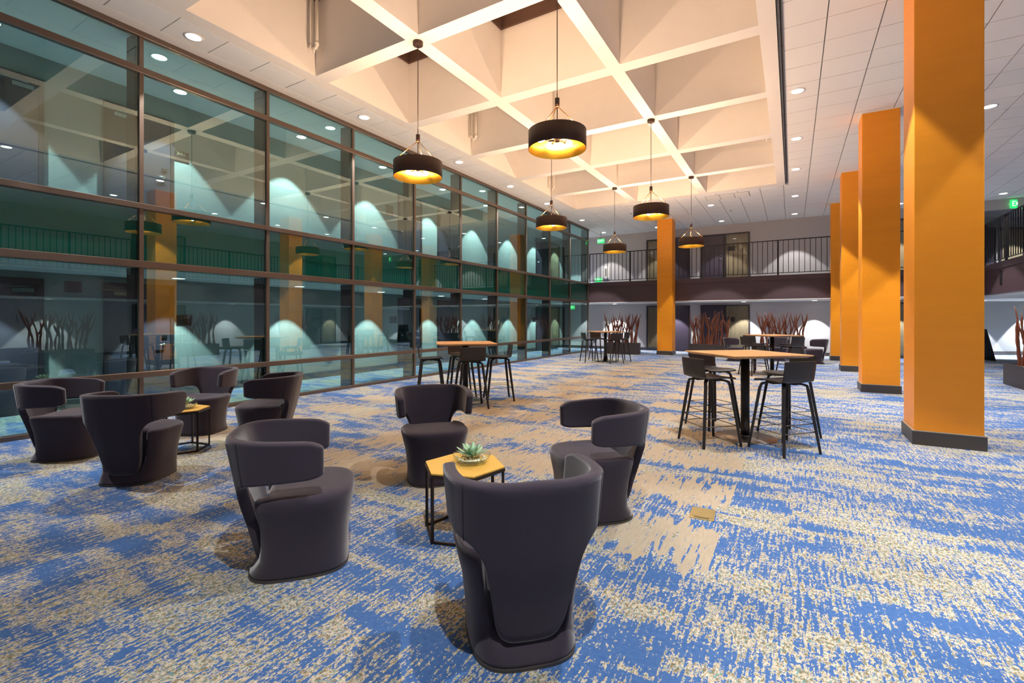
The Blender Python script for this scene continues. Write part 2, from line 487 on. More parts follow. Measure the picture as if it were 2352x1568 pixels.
# ------------------------------------------------------------------ glass curtain wall
win = empty('window_1', (XG, 0, 0)); struct(win)
tag(win, 'tall bronze framed curtain wall of green tinted glass panes', 'window')
mull_y = [3.13 + 1.902 * k for k in range(-4, 10)]
mull_y = [y for y in mull_y if y < 20.1] + [20.4]
zr = [(0.0, .06), (.615, .70), (2.19, 2.29), (3.03, 3.11), (4.97, 5.06), (5.49, 5.57)]
for z0, z1 in zr:
    bevel(MB().box(-.05, .045, mull_y[0], 20.45, z0, z1).build('transom', M['bronze'], win), .006)
for y in mull_y:
    bevel(MB().box(-.05, .028, y - .028, y + .028, .06, 5.49).build('mullion', M['bronze'], win), .004)
for i in range(len(mull_y) - 1):
    for j in range(len(zr) - 1):
        ya, yb_ = mull_y[i] + .028, mull_y[i + 1] - .028
        za, zb_ = zr[j][1], zr[j + 1][0]
        MB().box(-.010, .002, ya, yb_, za, zb_).build('pane', M['glass'], win)
        if j == 2:
            MB().box(-.09, -.06, ya, yb_, za, zb_).build('spandrel_panel', M['spandrel'], win)
for y in mull_y:   # deep black posts behind the glass, in both storeys
    MB().box(-.32, -.055, y - .05, y + .05, 0, SL0).build('rear_post', M['fin'], win)
    MB().box(-.32, -.055, y - .05, y + .05, SL1, ZC - .02).build('rear_post', M['fin'], win)

# ------------------------------------------------------------------ walls and slabs of the corridors
struct(MB().box(XW - .2, XW, Y0 - .2, YF + .2, 0, ZC + .03).build('wall_left', M['wallpaper']))
struct(MB().box(XW, 4.6, YF, YF + .2, 0, SL0).box(XW, 4.6, YF, YF + .2, SL0, ZC + .03).build('wall_back', M['greywall']))
struct(MB().box(XR, XR + .2, Y0 - .2, YF, 0, ZC + .03).build('wall_right', M['greywall']))
struct(MB().box(XW - .2, XR + .2, Y0 - .2, Y0, 0, ZC + .03).build('wall_front', M['greywall']))
# corner room beyond the side corridor
struct(MB().box(4.6, 4.8, YF, 27.5, 0, ZC + .03).build('wall_corner_side', M['greywall']))
mt = Matrix.Rotation(YAW, 4, 'Z')
struct(MB().box(15.5, 24.0, 19.3, 19.5, 0, ZC + .03, mt).build('wall_corner', M['wallpaper']))
struct(MB().box(9.8, 10.0, 20.0, 29, 0, ZC + .03).build('wall_corner_right', M['greywall']))
struct(MB().box(4.6, 9.8, YF, YF + .15, 5.22, ZC + .03).build('wall_header', M['greywall']))
# slabs
def slab(name, x0, x1, y0, y1):
    o = struct(MB().box(x0, x1, y0, y1, SL0 + .02, SL1 - .005).build(name, M['fascia']))
    MB().box(x0, x1, y0, y1, SL1 - .005, SL1 + .005).build('carpet_top', M['carpet'], o)
    return o
s1 = slab('floor_corridor_left', XW, XG - .14, Y0, YB)
s2 = slab('floor_balcony_back', XW, 9.8, YB, YF)
s3 = slab('floor_balcony_right', XB, XR, Y0, YB)
s4 = slab('floor_corner', 4.8, 9.8, YF, 28.5)
for s_, (x0, x1, y0, y1) in ((s1, (XW, XG - .14, Y0, YB)), (s2, (XW, 9.8, YB + .12, YF)), (s3, (XB + .12, XR, Y0, YB + .12)), (s4, (4.8, 9.8, YF, 28.5))):
    MB().box(x0, x1, y0, y1, SL0, SL0 + .02).build('soffit_panel', M['white'], s_)
# fascia curbs
MB().box(XG + .05, XB + .02, YB - .03, YB, SL1 - .16, SL1 + .02).build('fascia_curb', M['fascia'], s2)
MB().box(XB - .03, XB, Y0, YB, SL1 - .16, SL1 + .02).build('fascia_curb', M['fascia'], s3)
MB().box(XG + .05, XB, YB - .012, YB, SL0, SL0 + .03).build('fascia_trim', M['white'], s2)
# baseboards
struct(MB().box(XW, XW + .02, Y0, YF, 0, .15).box(XW, XW + .02, Y0, YF, SL1 + .005, SL1 + .15).build('baseboard_left', M['base']))
struct(MB().box(XW + .02, 4.6, YF - .02, YF, 0, .13).box(XW + .02, 4.6, YF - .02, YF, SL1 + .005, SL1 + .13).build('baseboard_back', M['base']))
struct(MB().box(XR - .02, XR, Y0, YF, 0, .13).build('baseboard_right', M['base']))
struct(MB().box(15.5, 23.8, 19.28, 19.3, 0, .15, mt).build('baseboard_corner', M['base']))

# ------------------------------------------------------------------ doors and sidelights (local: x along wall, -y into room)
ndoor = [0]; nwin = [1]
def door(w, label, loc, rz, leafmat, handle_side=1, closer=True, h=2.08):
    ndoor[0] += 1
    o = empty('door_%d' % ndoor[0], loc, rz); struct(o); tag(o, label, 'door')
    fr = .06
    MB().box(-w / 2, -w / 2 + fr, -.05, .02, 0, h).box(w / 2 - fr, w / 2, -.05, .02, 0, h).box(-w / 2 + fr, w / 2 - fr, -.05, .02, h - fr, h).build('door_frame', M['doorframe'], o)
    MB().box(-w / 2 + fr + .004, w / 2 - fr - .004, -.028, -.004, .012, h - fr - .004).build('door_leaf', leafmat, o)
    x = handle_side * (w / 2 - fr - .1)
    hd = MB().lathe([(.004, 0), (.03, 0), (.03, .012), (.012, .014), (.012, .05), (.004, .05)], 14)
    me = hd.mesh('handle', M['chrome'], True); me.transform(Matrix.Translation((x, -.028, .98)) @ Matrix.Rotation(R(90), 4, 'X'))
    hh = link('handle', me, o)
    MB().tube([(x, -.074, .98), (x - handle_side * .04, -.078, .98), (x - handle_side * .13, -.076, .975)], .011, 8).build('lever', M['chrome'], hh, True)
    bevel(MB().box(x - .045, x + .045, -.05, -.028, 1.09, 1.16).build('card_lock', M['plaque'], o), .008)
    if closer:
        c_ = MB().box(-.28 * handle_side - .12, -.28 * handle_side + .12, -.075, -.028, h - .22, h - .16).build('door_closer', M['chrome'], o)
        MB().box(-.28 * handle_side - .3, -.28 * handle_side + .05, -.09, -.08, h - .14, h - .125).build('closer_arm', M['chrome'], c_)
    return o
def sidelight(w, label, loc, rz, h=2.08):
    nwin[0] += 1
    o = empty('window_%d' % nwin[0], loc, rz); struct(o); tag(o, label, 'window')
    fr = .05
    MB().box(-w / 2, -w / 2 + fr, -.05, .0, 0, h).box(w / 2 - fr, w / 2, -.05, .0, 0, h).box(-w / 2 + fr, w / 2 - fr, -.05, .0, h - fr, h).box(-w / 2 + fr, w / 2 - fr, -.05, .0, 0, .05).build('window_frame', M['doorframe'], o)
    MB().box(-w / 2 + fr, w / 2 - fr, -.030, -.024, .05, h - fr).build('pane', M['clear'], o)
    n = 44; vs_ = []; fs = []
    for i in range(n + 1):
        x = -w / 2 + fr + (w - 2 * fr) * i / n
        yy = -.010 - .007 * math.sin(i * 1.9) - .003 * math.sin(i * .7)
        vs_ += [(x, yy, .055), (x, yy, h - fr - .005), (x, yy + .004, .055), (x, yy + .004, h - fr - .005)]
        if i:
            a = 4 * (i - 1); b = 4 * i
            fs += [(a, b, b + 1, a + 1), (a + 3, b + 3, b + 2, a + 2)]
    m = MB(); m.add(vs_, fs); m.build('curtain', M['curtain'], o, True)
    return o
def plaque(label, loc, rz, text=None, w=.27, h=.2):
    o = empty('room_plaque', loc, rz); tag(o, label, 'sign')
    bevel(MB().box(-w / 2, w / 2, -.012, 0, -h / 2, h / 2).build('plate', M['plaque'], o), .003)
    if text:
        text_part('lettering', text, .085, M['plaquetext'], o, Matrix.Translation((0, -.013, .05)) @ Matrix.Rotation(R(90), 4, 'X') @ Matrix.Scale(1.35, 4, (1, 0, 0)), .001)
    return o
RZ_L = R(90)    # faces +X
RZ_B = 0.0      # faces -Y
RZ_R = R(-90)   # faces -X
# left corridor, both storeys
lev = [(0.005, 'ground floor corridor'), (SL1 + .005, 'upper corridor')]
for zl, nm in lev:
    door(1.04, 'dark door at the left picture edge in the ' + nm + ' behind glass', (XW, 2.12, zl), RZ_L, M['doorleaf'], -1)
    door(1.06, 'door with chrome lever beside the numbered plaque in the ' + nm, (XW, 3.92, zl), RZ_L, M['doorleaf'], 1)
    door(1.03, 'dark door in the middle of the ' + nm + ' behind the bar table', (XW, 10.9, zl), RZ_L, M['doorleaf'], -1)
    door(1.1, 'dark door just past the middle of the ' + nm + ' behind glass', (XW, 12.75, zl), RZ_L, M['doorleaf'], 1)
    door(1.03, 'dark door near the far end of the ' + nm + ' behind glass', (XW, 19.7, zl), RZ_L, M['doorleaf'], -1)
    sidelight(1.05, 'curtained sidelight at the far end of the ' + nm, (XW, 21.15, zl), RZ_L)
plaque('black plaque reading 234 in the ground floor corridor behind glass', (XW, 4.635, 1.435), RZ_L, '234')
plaque('dark plaque reading 346 in the upper corridor behind glass', (XW, 4.585, 4.57), RZ_L, '346')
plaque('blank looking black plaque by the middle ground corridor door', (XW, 10.2, 1.44), RZ_L)
plaque('small dark plaque by the far ground corridor door behind glass', (XW, 19.0, 1.44), RZ_L)
# far wall
for zl, nm in ((0.005, 'lower far wall'), (SL1 + .005, 'upper far wall')):
    sidelight(.96, 'curtained sidelight left of the lone orange column, ' + nm, (-5.44, YF, zl), RZ_B)
    door(.98, 'dark door right of the lone orange column, ' + nm, (-4.47, YF, zl), RZ_B, M['doorleaf'], -1, False)
    door(1.0, 'dark door in the middle of the ' + nm, (-3.02, YF, zl), RZ_B, M['doorleaf'], 1, False)
    sidelight(.96, 'curtained sidelight beside the middle door, ' + nm, (-2.04, YF, zl), RZ_B)
    sidelight(1.0, 'curtained sidelight glimpsed between the two nearest columns, ' + nm, (3.45, YF, zl), RZ_B)
plaque('small dark number plaque on the upper sidelight by the middle door', (-2.28, YF - .055, SL1 + 1.42), RZ_B, None, .3, .2)
plaque('small brown number plaque on the lower sidelight by the middle door', (-2.28, YF - .055, 1.45), RZ_B, None, .3, .2)
# right wall (seen only as a reflection in the glass) and corner
for y in (1.2, 9.4, 17.6):
    for zl in (0.005, SL1 + .005):
        k = 'lower' if zl < 1 else 'upper'
        w_ = {1.2: 'nearest', 9.4: 'middle', 17.6: 'farthest'}[y]
        door(1.0, 'dark door mirrored in the glass, %s of the %s side corridor' % (w_, k), (XR, y, zl), RZ_R, M['doorleaf'], 1, False)
        sidelight(1.0, 'curtained sidelight mirrored in the glass, %s of the %s side corridor' % (w_, k), (XR, y + 1.02, zl), RZ_R)
pc = mt @ Vector((20.35, 19.3, SL1 + .005))
sidelight(1.0, 'lit curtained sidelight behind the railing at the right picture edge', tuple(pc), YAW)
pc = mt @ Vector((19.2, 19.3, SL1 + .005))
door(1.0, 'dark upper door beside the nearest orange column at right', tuple(pc), YAW, M['doorleaf'], 1, False)

# ------------------------------------------------------------------ railings
bal_me = MB().box(-.010, .010, -.010, .010, 0, 1.22).mesh('baluster', M['blackmetal'])
def railing(label, p0, p1):
    p0, p1 = Vector(p0), Vector(p1); d = p1 - p0; L = d.length
    o = empty('balcony_railing', p0, math.atan2(d.y, d.x)); tag(o, label, 'railing', 'black balcony railings')
    bevel(MB().box(0, L, -.028, .028, 1.30, 1.335).build('top_rail', M['blackmetal'], o), .005)
    MB().box(0, L, -.012, .012, .075, .10).build('bottom_rail', M['blackmetal'], o)
    n = max(1, round(L / 1.78)); 
    for i in range(n + 1):
        x = L * i / n
        MB().box(max(0, x - .028), min(L, x + .028), -.027, .027, 0, 1.3).build('post', M['blackmetal'], o)
        if i < n:
            step = L / n; k = 11
            for j in range(1, k): link('baluster', bal_me, o, (x + step * j / k, 0, .08))
    return o
ra = SL1 + .02
railing('black vertical bar railing along the far balcony', (XG + .02, YB + .04, ra), (XB, YB + .04, ra))
railing('black vertical bar railing of the side balcony at the right edge', (XB + .04, YB + .04, ra), (XB + .04, Y0, ra))

# ------------------------------------------------------------------ lights
def spot(name, parent, watts, col, size, blend=.12, rad=.05, loc=(0, 0, -.02)):
    l = bpy.data.lights.new(name, 'SPOT'); l.energy = watts; l.color = col
    l.spot_size = R(size); l.spot_blend = blend; l.shadow_soft_size = rad
    o = bpy.data.objects.new(name, l); C.objects.link(o); o.parent = parent; o.location = loc
    return o
ring_me = MB().lathe([(.098, -.004), (.125, -.006), (.128, 0), (.098, 0), (.098, -.004)], 28, cap=False).mesh('trim_ring', M['whiteplastic'], True)
lens_me = MB().lathe([(.099, -.003), (.099, -.001)], 28).mesh('lens', M['lens'])
def downlight(label, x, y, z, watts, col=COL_DOWN, size=74, group='recessed downlights in the main ceiling', blend=.12):
    o = empty('recessed_downlight', (x, y, z)); tag(o, label, 'downlight', group)
    link('trim_ring', ring_me, o); link('lens', lens_me, o)
    spot('downlight_beam', o, watts, col, size, blend)
    return o
rowY = [-2.9, 0.35, 3.58, 6.78, 9.98, 12.60, 15.15, 18.42, 21.55]
names = ['first', 'second', 'third', 'fourth', 'fifth', 'sixth', 'seventh', 'eighth', 'ninth and farthest']
for i, y in enumerate(rowY):
    downlight('%s downlight of the row along the top of the glass wall' % names[i], -7.52 if y < 20 else -7.7, y, ZC, W_DOWN * (1.35 if y < 2 else 1 if y < 20 else .4))
for i, y in enumerate(rowY):
    downlight('%s downlight of the row between coffers and orange columns' % names[i], .08, y, ZC, W_DOWN * (1.35 if y < 2 else 1 if y < 20 else .4))
for i, y in enumerate(rowY):
    downlight('%s downlight of the row right of the orange columns' % names[i], 3.29, y, ZC, W_DOWN)
for i, y in enumerate(rowY):
    if i in (2, 4, 6, 7, 8):
        downlight('%s downlight of the row above the side balcony corridor' % names[i], 5.95, y, ZC, W_DOWN * .7)
downlight('downlight in the tiles between the two farthest right pendants', -2.53, 18.38, ZC, W_DOWN)
downlight('downlight in the tiles just before the far wall, centre', -2.55, 21.55, ZC, W_DOWN * .4)
downlight('downlight in the tiles above the lone orange column', -5.2, 21.55, ZC, W_DOWN * .35)
# corridor downlights behind the glass
cy_ = [1.95, 4.3, 6.75, 9.21, 11.75, 14.21, 16.73, 19.0, 21.2]
for i, y in enumerate(cy_):
    w_ = ORD[i]
    downlight('%s downlight from the left in the ground corridor ceiling behind glass' % w_, -9.56, y, SL0, W_CORR, COL_CORR, 72, 'corridor downlights behind the glass', .06)
    downlight('%s downlight from the left in the upper corridor ceiling behind glass' % w_, -9.5, y, ZC - .02, W_CORR_UP, COL_CORR, 72, 'corridor downlights behind the glass', .06)
for i, x in enumerate((-7.3, -4.6, -1.75, .75, 3.3)):
    downlight('%s downlight from the glass under the far balcony' % ORD[i], x, 21.95, SL0, W_CORR, COL_CORR, 72, 'downlights under the balconies', .06)
for i, y in enumerate((-.5, 3.2, 6.2, 9.6, 12.7, 15.7, 18.7)):
    downlight('%s downlight from the near end under the side balcony' % ORD[i], 7.05, y, SL0, W_CORR, COL_CORR, 72, 'downlights under the balconies', .06)
for i, r_ in enumerate((18.6, 20.9)):
    p = mt @ Vector((r_, 18.7, SL0))
    downlight('%s downlight from the orange column over the corner wall at right' % ORD[i], p.x, p.y, SL0, W_CORR * 2.4, COL_CORR, 78, 'downlights under the balconies', .1)
p = mt @ Vector((20.4, 18.4, ZC))
downlight('downlight above the curtained window at the upper right corner', p.x, p.y, ZC + .02, W_CORR_UP, COL_CORR, 78)

# ------------------------------------------------------------------ pendants
def pendant():
    o = empty('drum_pendant')       # origin at the canopy on the rib
    bevel(MB().lathe([(.01, 0), (.075, 0), (.075, -.05), (.071, -.056), (.02, -.063)], 28).build('canopy', M['pendant'], o, True), .002)
    zb = 3.555 - ZC; zt = zb + .228; r = .358
    fz = 4.09 - ZC
    MB().tube([(0, 0, -.06), (0, 0, fz + .1)], .006, 8).build('cord', M['cord'], o, True)
    f = MB().lathe([(.005, fz), (.027, fz), (.03, fz + .01), (.03, fz + .10), (.012, fz + .105)], 18).build('ferrule', M['pendant'], o, True)
    MB().lathe([(.02, fz - .012), (.028, fz - .012), (.028, fz - .0005), (.02, fz - .0005)], 18, cap=False).build('ferrule_ring', M['brass'], f, True)
    MB().tube([(0, 0, fz), (0, 0, zb + .13)], .007, 8).build('stem', M['cord'], o, True)
    for k in range(3):
        a = R(100 + 120 * k)
        MB().tube([(.018 * math.cos(a), .018 * math.sin(a), fz - .01), ((r - .012) * math.cos(a), (r - .012) * math.sin(a), zt - .004)], .005, 6).build('rod', M['brass'], o, True)
    n = 56
    def ring(rr, z): return [(rr * math.cos(2 * math.pi * k / n), rr * math.sin(2 * math.pi * k / n), z) for k in range(n)]
    s = MB(); s.rings([ring(r - .002, zb), ring(r, zb + .002), ring(r, zt - .002), ring(r - .003, zt), ring(r - .006, zt - .002)], cap=False)
    shade = s.build('drum_shade', M['pendant'], o, True)
    s = MB(); s.rings([ring(r - .006, zt - .002), ring(r - .006, zb + .002), ring(r - .002, zb)], cap=False)
    s.build('gold_lining', M['gold'], shade, True)
    hz = zb + .125
    MB().lathe([(.01, hz - .03), (.032, hz - .026), (.032, hz + .026), (.01, hz + .03)], 16).build('hub', M['pendant'], o, True)
    for k in range(5):
        a = R(18 + 72 * k); ca, sa = math.cos(a), math.sin(a)
        arm = MB().tube([(.03 * ca, .03 * sa, hz), (.115 * ca, .115 * sa, hz)], .006, 6).build('lamp_arm', M['brass'], o, True)
        MB().tube([(.115 * ca, .115 * sa, hz), (.155 * ca, .155 * sa, hz)], .016, 10).build('socket', M['brass'], arm, True)
        b = MB()
        pr = [(.004, -.048), (.02, -.044), (.034, -.03), (.04, -.008), (.036, .016), (.022, .036), (.012, .05), (.010, .06)]
        me = None
        b.lathe(pr, 14); me = b.mesh('bulb', M['bulb'], True)
        # lay the globe outwards along the arm
        me.transform(Matrix.Translation((.205 * ca, .205 * sa, hz)) @ Matrix.Rotation(a, 4, 'Z') @ Matrix.Rotation(R(-90), 4, 'Y'))
        link('bulb', me, arm)
    # one lamp light for the five globes
    l = bpy.data.lights.new('pendant_light', 'POINT'); l.energy = W_PEND; l.color = COL_PEND; l.shadow_soft_size = .07
    lo = bpy.data.objects.new('pendant_light', l); C.objects.link(lo); lo.parent = o; lo.location = (0, 0, zb + .185)
    return o
pen = pendant()
pspots = [(-4.785, 5.34, 'bronze drum pendant with gold lining nearest the glass wall'),
          (-2.51, 5.34, 'largest bronze drum pendant, nearest, with globe bulbs showing inside'),
          (-4.785, 9.87, 'middle bronze drum pendant of the row nearer the glass wall'),
          (-2.51, 9.87, 'middle bronze drum pendant of the row nearer the orange columns'),
          (-4.785, 14.39, 'farthest bronze drum pendant of the row nearer the glass wall'),
          (-2.51, 14.39, 'farthest bronze drum pendant hanging right of the lone orange column')]
for i, (x, y, lab) in enumerate(pspots):
    o = pen if i == 0 else copy_tree(pen)
    o.location = (x, y, ZC); o.rotation_euler = (0, 0, [.2, .9, 1.5, .5, 1.2, .1][i])
    tag(o, lab, 'pendant lamp', 'bronze drum pendants under the coffers')

# white drain pipes hanging in the coffers
def drain_pipe(label, x, y, top, bot, dx, dy):
    o = empty('drain_pipe', (x, y, bot)); tag(o, label, 'pipe', 'white pipes in the coffers')
    L = top - bot
    MB().tube([(0, 0, L), (0, 0, .05), (dx * .1, dy * .1, .012), (dx * .3, dy * .3, 0), (dx * .7, dy * .7, 0), (dx * .9, dy * .9, .012), (dx, dy, .05), (dx, dy, L)], .026, 10).build('pipe', M['whiteplastic'], o, True)
    for q in ((0, 0), (dx, dy)):
        MB().lathe([(.027, .04), (.034, .04), (.034, .10), (.027, .10)], 12, (q[0], q[1], 0), cap=False).build('coupling', M['whiteplastic'], o, True)
    MB().tube([(dx * .3, dy * .3, 0), (dx * .3, dy * .3, -.06)], .02, 8).build('outlet', M['whiteplastic'], o, True)
drain_pipe('white drain pipe in the coffer at the top edge of the picture', -6.86, 5.08, 6.8, 5.93, .11, .0)
drain_pipe('white drain pipe in the coffer beyond the pendant nearest the glass', -6.86, 9.64, 6.8, 5.93, .11, 0)
drain_pipe('white drain pipe in the right hand coffer near the slot diffuser', -.5, 7.84, 6.8, 5.75, 0, .12)
drain_pipe('white drain pipe in the far left coffer behind the third pendant', -6.86, 14.1, 6.8, 5.75, .11, 0)
drain_pipe('small white drain pipe in the far right coffer', -.5, 12.4, 6.8, 5.62, 0, .12)

# ------------------------------------------------------------------ wing lounge chair
def catmull(P, n):
    out = []
    for i in range(len(P) - 1):
        p0 = P[max(i - 1, 0)]; p1 = P[i]; p2 = P[i + 1]; p3 = P[min(i + 2, len(P) - 1)]
        for k in range(n):
            t = k / n
            out.append(tuple(.5 * (2 * b + (c - a) * t + (2 * a - 5 * b + 4 * c - d) * t * t + (3 * b - a - 3 * c + d) * t ** 3) for a, b, c, d in zip(p0, p1, p2, p3)))
    out.append(P[-1]); return out
def sm(t): t = max(0, min(1, t)); return t * t * (3 - 2 * t)
def interp(xs_, ys_, x):
    if x <= xs_[0]: return ys_[0]
    for i in range(len(xs_) - 1):
        if x <= xs_[i + 1]:
            t = (x - xs_[i]) / (xs_[i + 1] - xs_[i]); return ys_[i] + (ys_[i + 1] - ys_[i]) * t
    return ys_[-1]
def wing_chair():
    o = empty('wing_chair')
    N = 88
    lv = [(.012, .236, .240), (.03, .240, .244), (.10, .238, .240), (.18, .246, .244), (.28, .258, .252), (.38, .283, .270), (.43, .295, .278), (.455, .293, .276), (.470, .279, .262), (.478, .246, .230)]
    rings = []
    for z, a, b in lv:
        r = []
        for k in range(N):
            th = 2 * math.pi * k / N
            c, s_ = math.cos(th), math.sin(th); n = 3.4
            x = a * math.copysign(abs(c) ** (2 / n), c); y_ = b * math.copysign(abs(s_) ** (2 / n), s_)
            if y_ > 0: x *= 1 - .10 * (y_ / b) ** 2           # a little narrower at the front
            if y_ < 0:
                y_ *= 1 + .22 * sm(1 - z / .13)               # the skirt kicks out at the back
                w = interp([.08, .14, .3, .46], [.10, .145, .185, .20], z)
                d = .085 * sm((z - .075) / .05)
                y_ += d * sm((w - abs(x)) / .035 + .5)
            r.append((x, y_, z))
        rings.append(r)
    m = MB(); m.rings(rings)
    base = m.build('seat_base', M['fabric'], o, True)
    foot = [[(x * 1.015, y_ * 1.02, z) for x, y_, _ in rings[0]] for z in (0, .014)]
    MB().rings(foot).build('foot_plate', M['base'], o)
    # shell
    plan = catmull([(0, -.385), (.12, -.380), (.225, -.345), (.295, -.265), (.322, -.15), (.325, -.02), (.312, .12)], 16)
    acc = [0]
    for i in range(1, len(plan)): acc.append(acc[-1] + math.hypot(plan[i][0] - plan[i - 1][0], plan[i][1] - plan[i - 1][1]))
    L = acc[-1]
    def pl(l):
        return interp(acc, [p[0] for p in plan], l), interp(acc, [p[1] for p in plan], l)
    def zb(l):
        l = abs(l)
        b = interp([0, .08, .105, .125, .140, .152, .165, .178, .190, .200, .215, .240, .27, .31, .40, L],
                   [.075, .078, .088, .105, .135, .18, .25, .33, .40, .445, .485, .525, .548, .560, .565, .575], l)
        return b + .03 * sm((l - (L - .035)) / .035)
    def zt(l):
        l = abs(l)
        return interp([0, .3, .5, L], [.812, .806, .795, .78], l) - .035 * sm((l - (L - .04)) / .04)
    half = [0, .035, .07, .095, .115, .13, .142, .152, .162, .172, .182, .192, .202, .215, .232, .252, .275, .305, .345, .395, .45, .51, .565, .615, .655, L - .02, L]
    ls = [-x for x in reversed(half[1:])] + half
    NR = 14; vs_ = []; fs = []
    for l in ls:
        x, y_ = pl(abs(l)); x = math.copysign(x, l) if l else 0
        b, t = zb(l), zt(l)
        for j in range(NR + 1):
            z = b + (t - b) * j / NR
            dz = .81 - z
            fwd = .20 * dz * (1 - sm((abs(l) - .15) / .35)) + .02 * sm((dz - .3) / .3)
            kx = 1 - .30 * dz * sm((abs(l) - .2) / .25)
            vs_.append((x * kx, y_ + fwd, z))
    for i in range(len(ls) - 1):
        for j in range(NR):
            a = i * (NR + 1) + j; fs.append((a, a + NR + 1, a + NR + 2, a + 1))
    m = MB(); m.add(vs_, fs)
    sh = m.build('wing_back', M['fabric'], o, True)
    so = sh.modifiers.new('s', 'SOLIDIFY'); so.thickness = .058; so.offset = 0; so.use_even_offset = False
    su = sh.modifiers.new('u', 'SUBSURF'); su.levels = su.render_levels = 1
    bake(sh)
    # seams down the outside where the wings begin
    for s_ in (-1, 1):
        l = .30; pts = []
        for j in range(9):
            z = .56 + (.80 - .56) * j / 8
            x, y_ = pl(l); x2, y2 = pl(l + .01)
            nx, ny = (y2 - y_), -(x2 - x); q = math.hypot(nx, ny); nx /= q; ny /= q
            dz = .81 - z
            fwd = .20 * dz * (1 - sm((l - .15) / .35)) + .02 * sm((dz - .3) / .3)
            kx = 1 - .30 * dz * sm((l - .2) / .25)
            pts.append((s_ * (x * kx + nx * .0285), y_ + fwd + ny * .0285, z))
        MB().tube(pts, .0022, 5).build('seam', M['seam'], sh, True)
    return o
chair0 = wing_chair()
cplaces = [
    (-1.125, 1.945, (-.69, .72), 'aubergine wing chair seen from behind, nearest the camera'),
    (-2.53, 1.83, (.66, .75), 'aubergine wing chair in side view left of the succulent table'),
    (-2.81, 3.36, (.74, -.67), 'aubergine wing chair facing the camera behind the succulent table'),
    (-1.31, 3.36, (-.70, -.71), 'aubergine wing chair right of the succulent table, opening left'),
    (-6.58, 1.95, (.74, .67), 'aubergine wing chair at the left picture edge before the glass'),
    (-5.19, 2.03, (-.55, .83), 'aubergine wing chair seen from behind in the left group'),
    (-6.55, 3.21, (.52, -.85), 'aubergine wing chair facing the camera before the glass wall'),
    (-5.33, 3.30, (-.75, -.66), 'aubergine wing chair in side view, right of the left group'),
    (.62, 18.45, (-1, .05), 'distant wing chair in side view beside the farthest right column'),
    (-1.72, 18.3, (1, .1), 'distant wing chair opening right behind the far right bar table'),
    (-.42, 19.1, (0, -1), 'distant wing chair between two others, before the right planter')]
for i, (x, y, d, lab) in enumerate(cplaces):
    o = chair0 if i == 0 else copy_tree(chair0)
    o.location = (x, y, 0); o.rotation_euler = (0, 0, math.atan2(d[1], d[0]) - math.pi / 2)
    tag(o, lab, 'chair', 'aubergine wing lounge chairs')

# ------------------------------------------------------------------ hexagonal side tables
def hex_table(label, x, y, rz):
    o = empty('side_table', (x, y, 0), rz); tag(o, label, 'table', 'hexagonal side tables')
    r = .285; H_ = .456
    hx = [(r * math.cos(R(60 * k)), r * math.sin(R(60 * k))) for k in range(6)]
    bevel(MB().prism(hx, H_ - .012, H_).build('table_top', M['hexwood'], o), .002)
    rim = MB()
    for k in range(6):
        a, b = Vector(hx[k] + (0,)), Vector(hx[(k + 1) % 6] + (0,))
        d = (b - a); mid = (a + b) / 2 * .985; ang = math.atan2(d.y, d.x)
        mm = Matrix.Translation((mid.x, mid.y, 0)) @ Matrix.Rotation(ang, 4, 'Z')
        rim.box(-d.length / 2, d.length / 2, -.008, .008, H_ - .032, H_ - .012, mm)
    rim.build('top_frame', M['hexmetal'], o)
    leg = MB().box(-.008, .008, -.008, .008, 0, H_ - .03).mesh('leg', M['hexmetal'])
    for k in range(6):
        lo = link('leg', leg, o, (hx[k][0] * .965, hx[k][1] * .965, 0)); lo.rotation_euler = (0, 0, R(60 * k))
    for k in (0, 1, 2, 3, 4, 5):
        a, b = Vector(hx[k] + (0,)) * .965, Vector(hx[(k + 1) % 6] + (0,)) * .965
        d = b - a; mid = (a + b) / 2
        mm = Matrix.Translation((mid.x, mid.y, 0)) @ Matrix.Rotation(math.atan2(d.y, d.x), 4, 'Z')
        MB().box(-d.length / 2, d.length / 2, -.007, .007, .003, .018, mm).build('floor_bar', M['hexmetal'], o)
    return o
HX1 = (-1.945, 2.64); HX2 = (-5.88, 2.66)
hex_table('hexagonal yellow topped side table among the near wing chairs', HX1[0], HX1[1], R(18))
hex_table('hexagonal yellow topped side table in the left chair group', HX2[0], HX2[1], R(10))

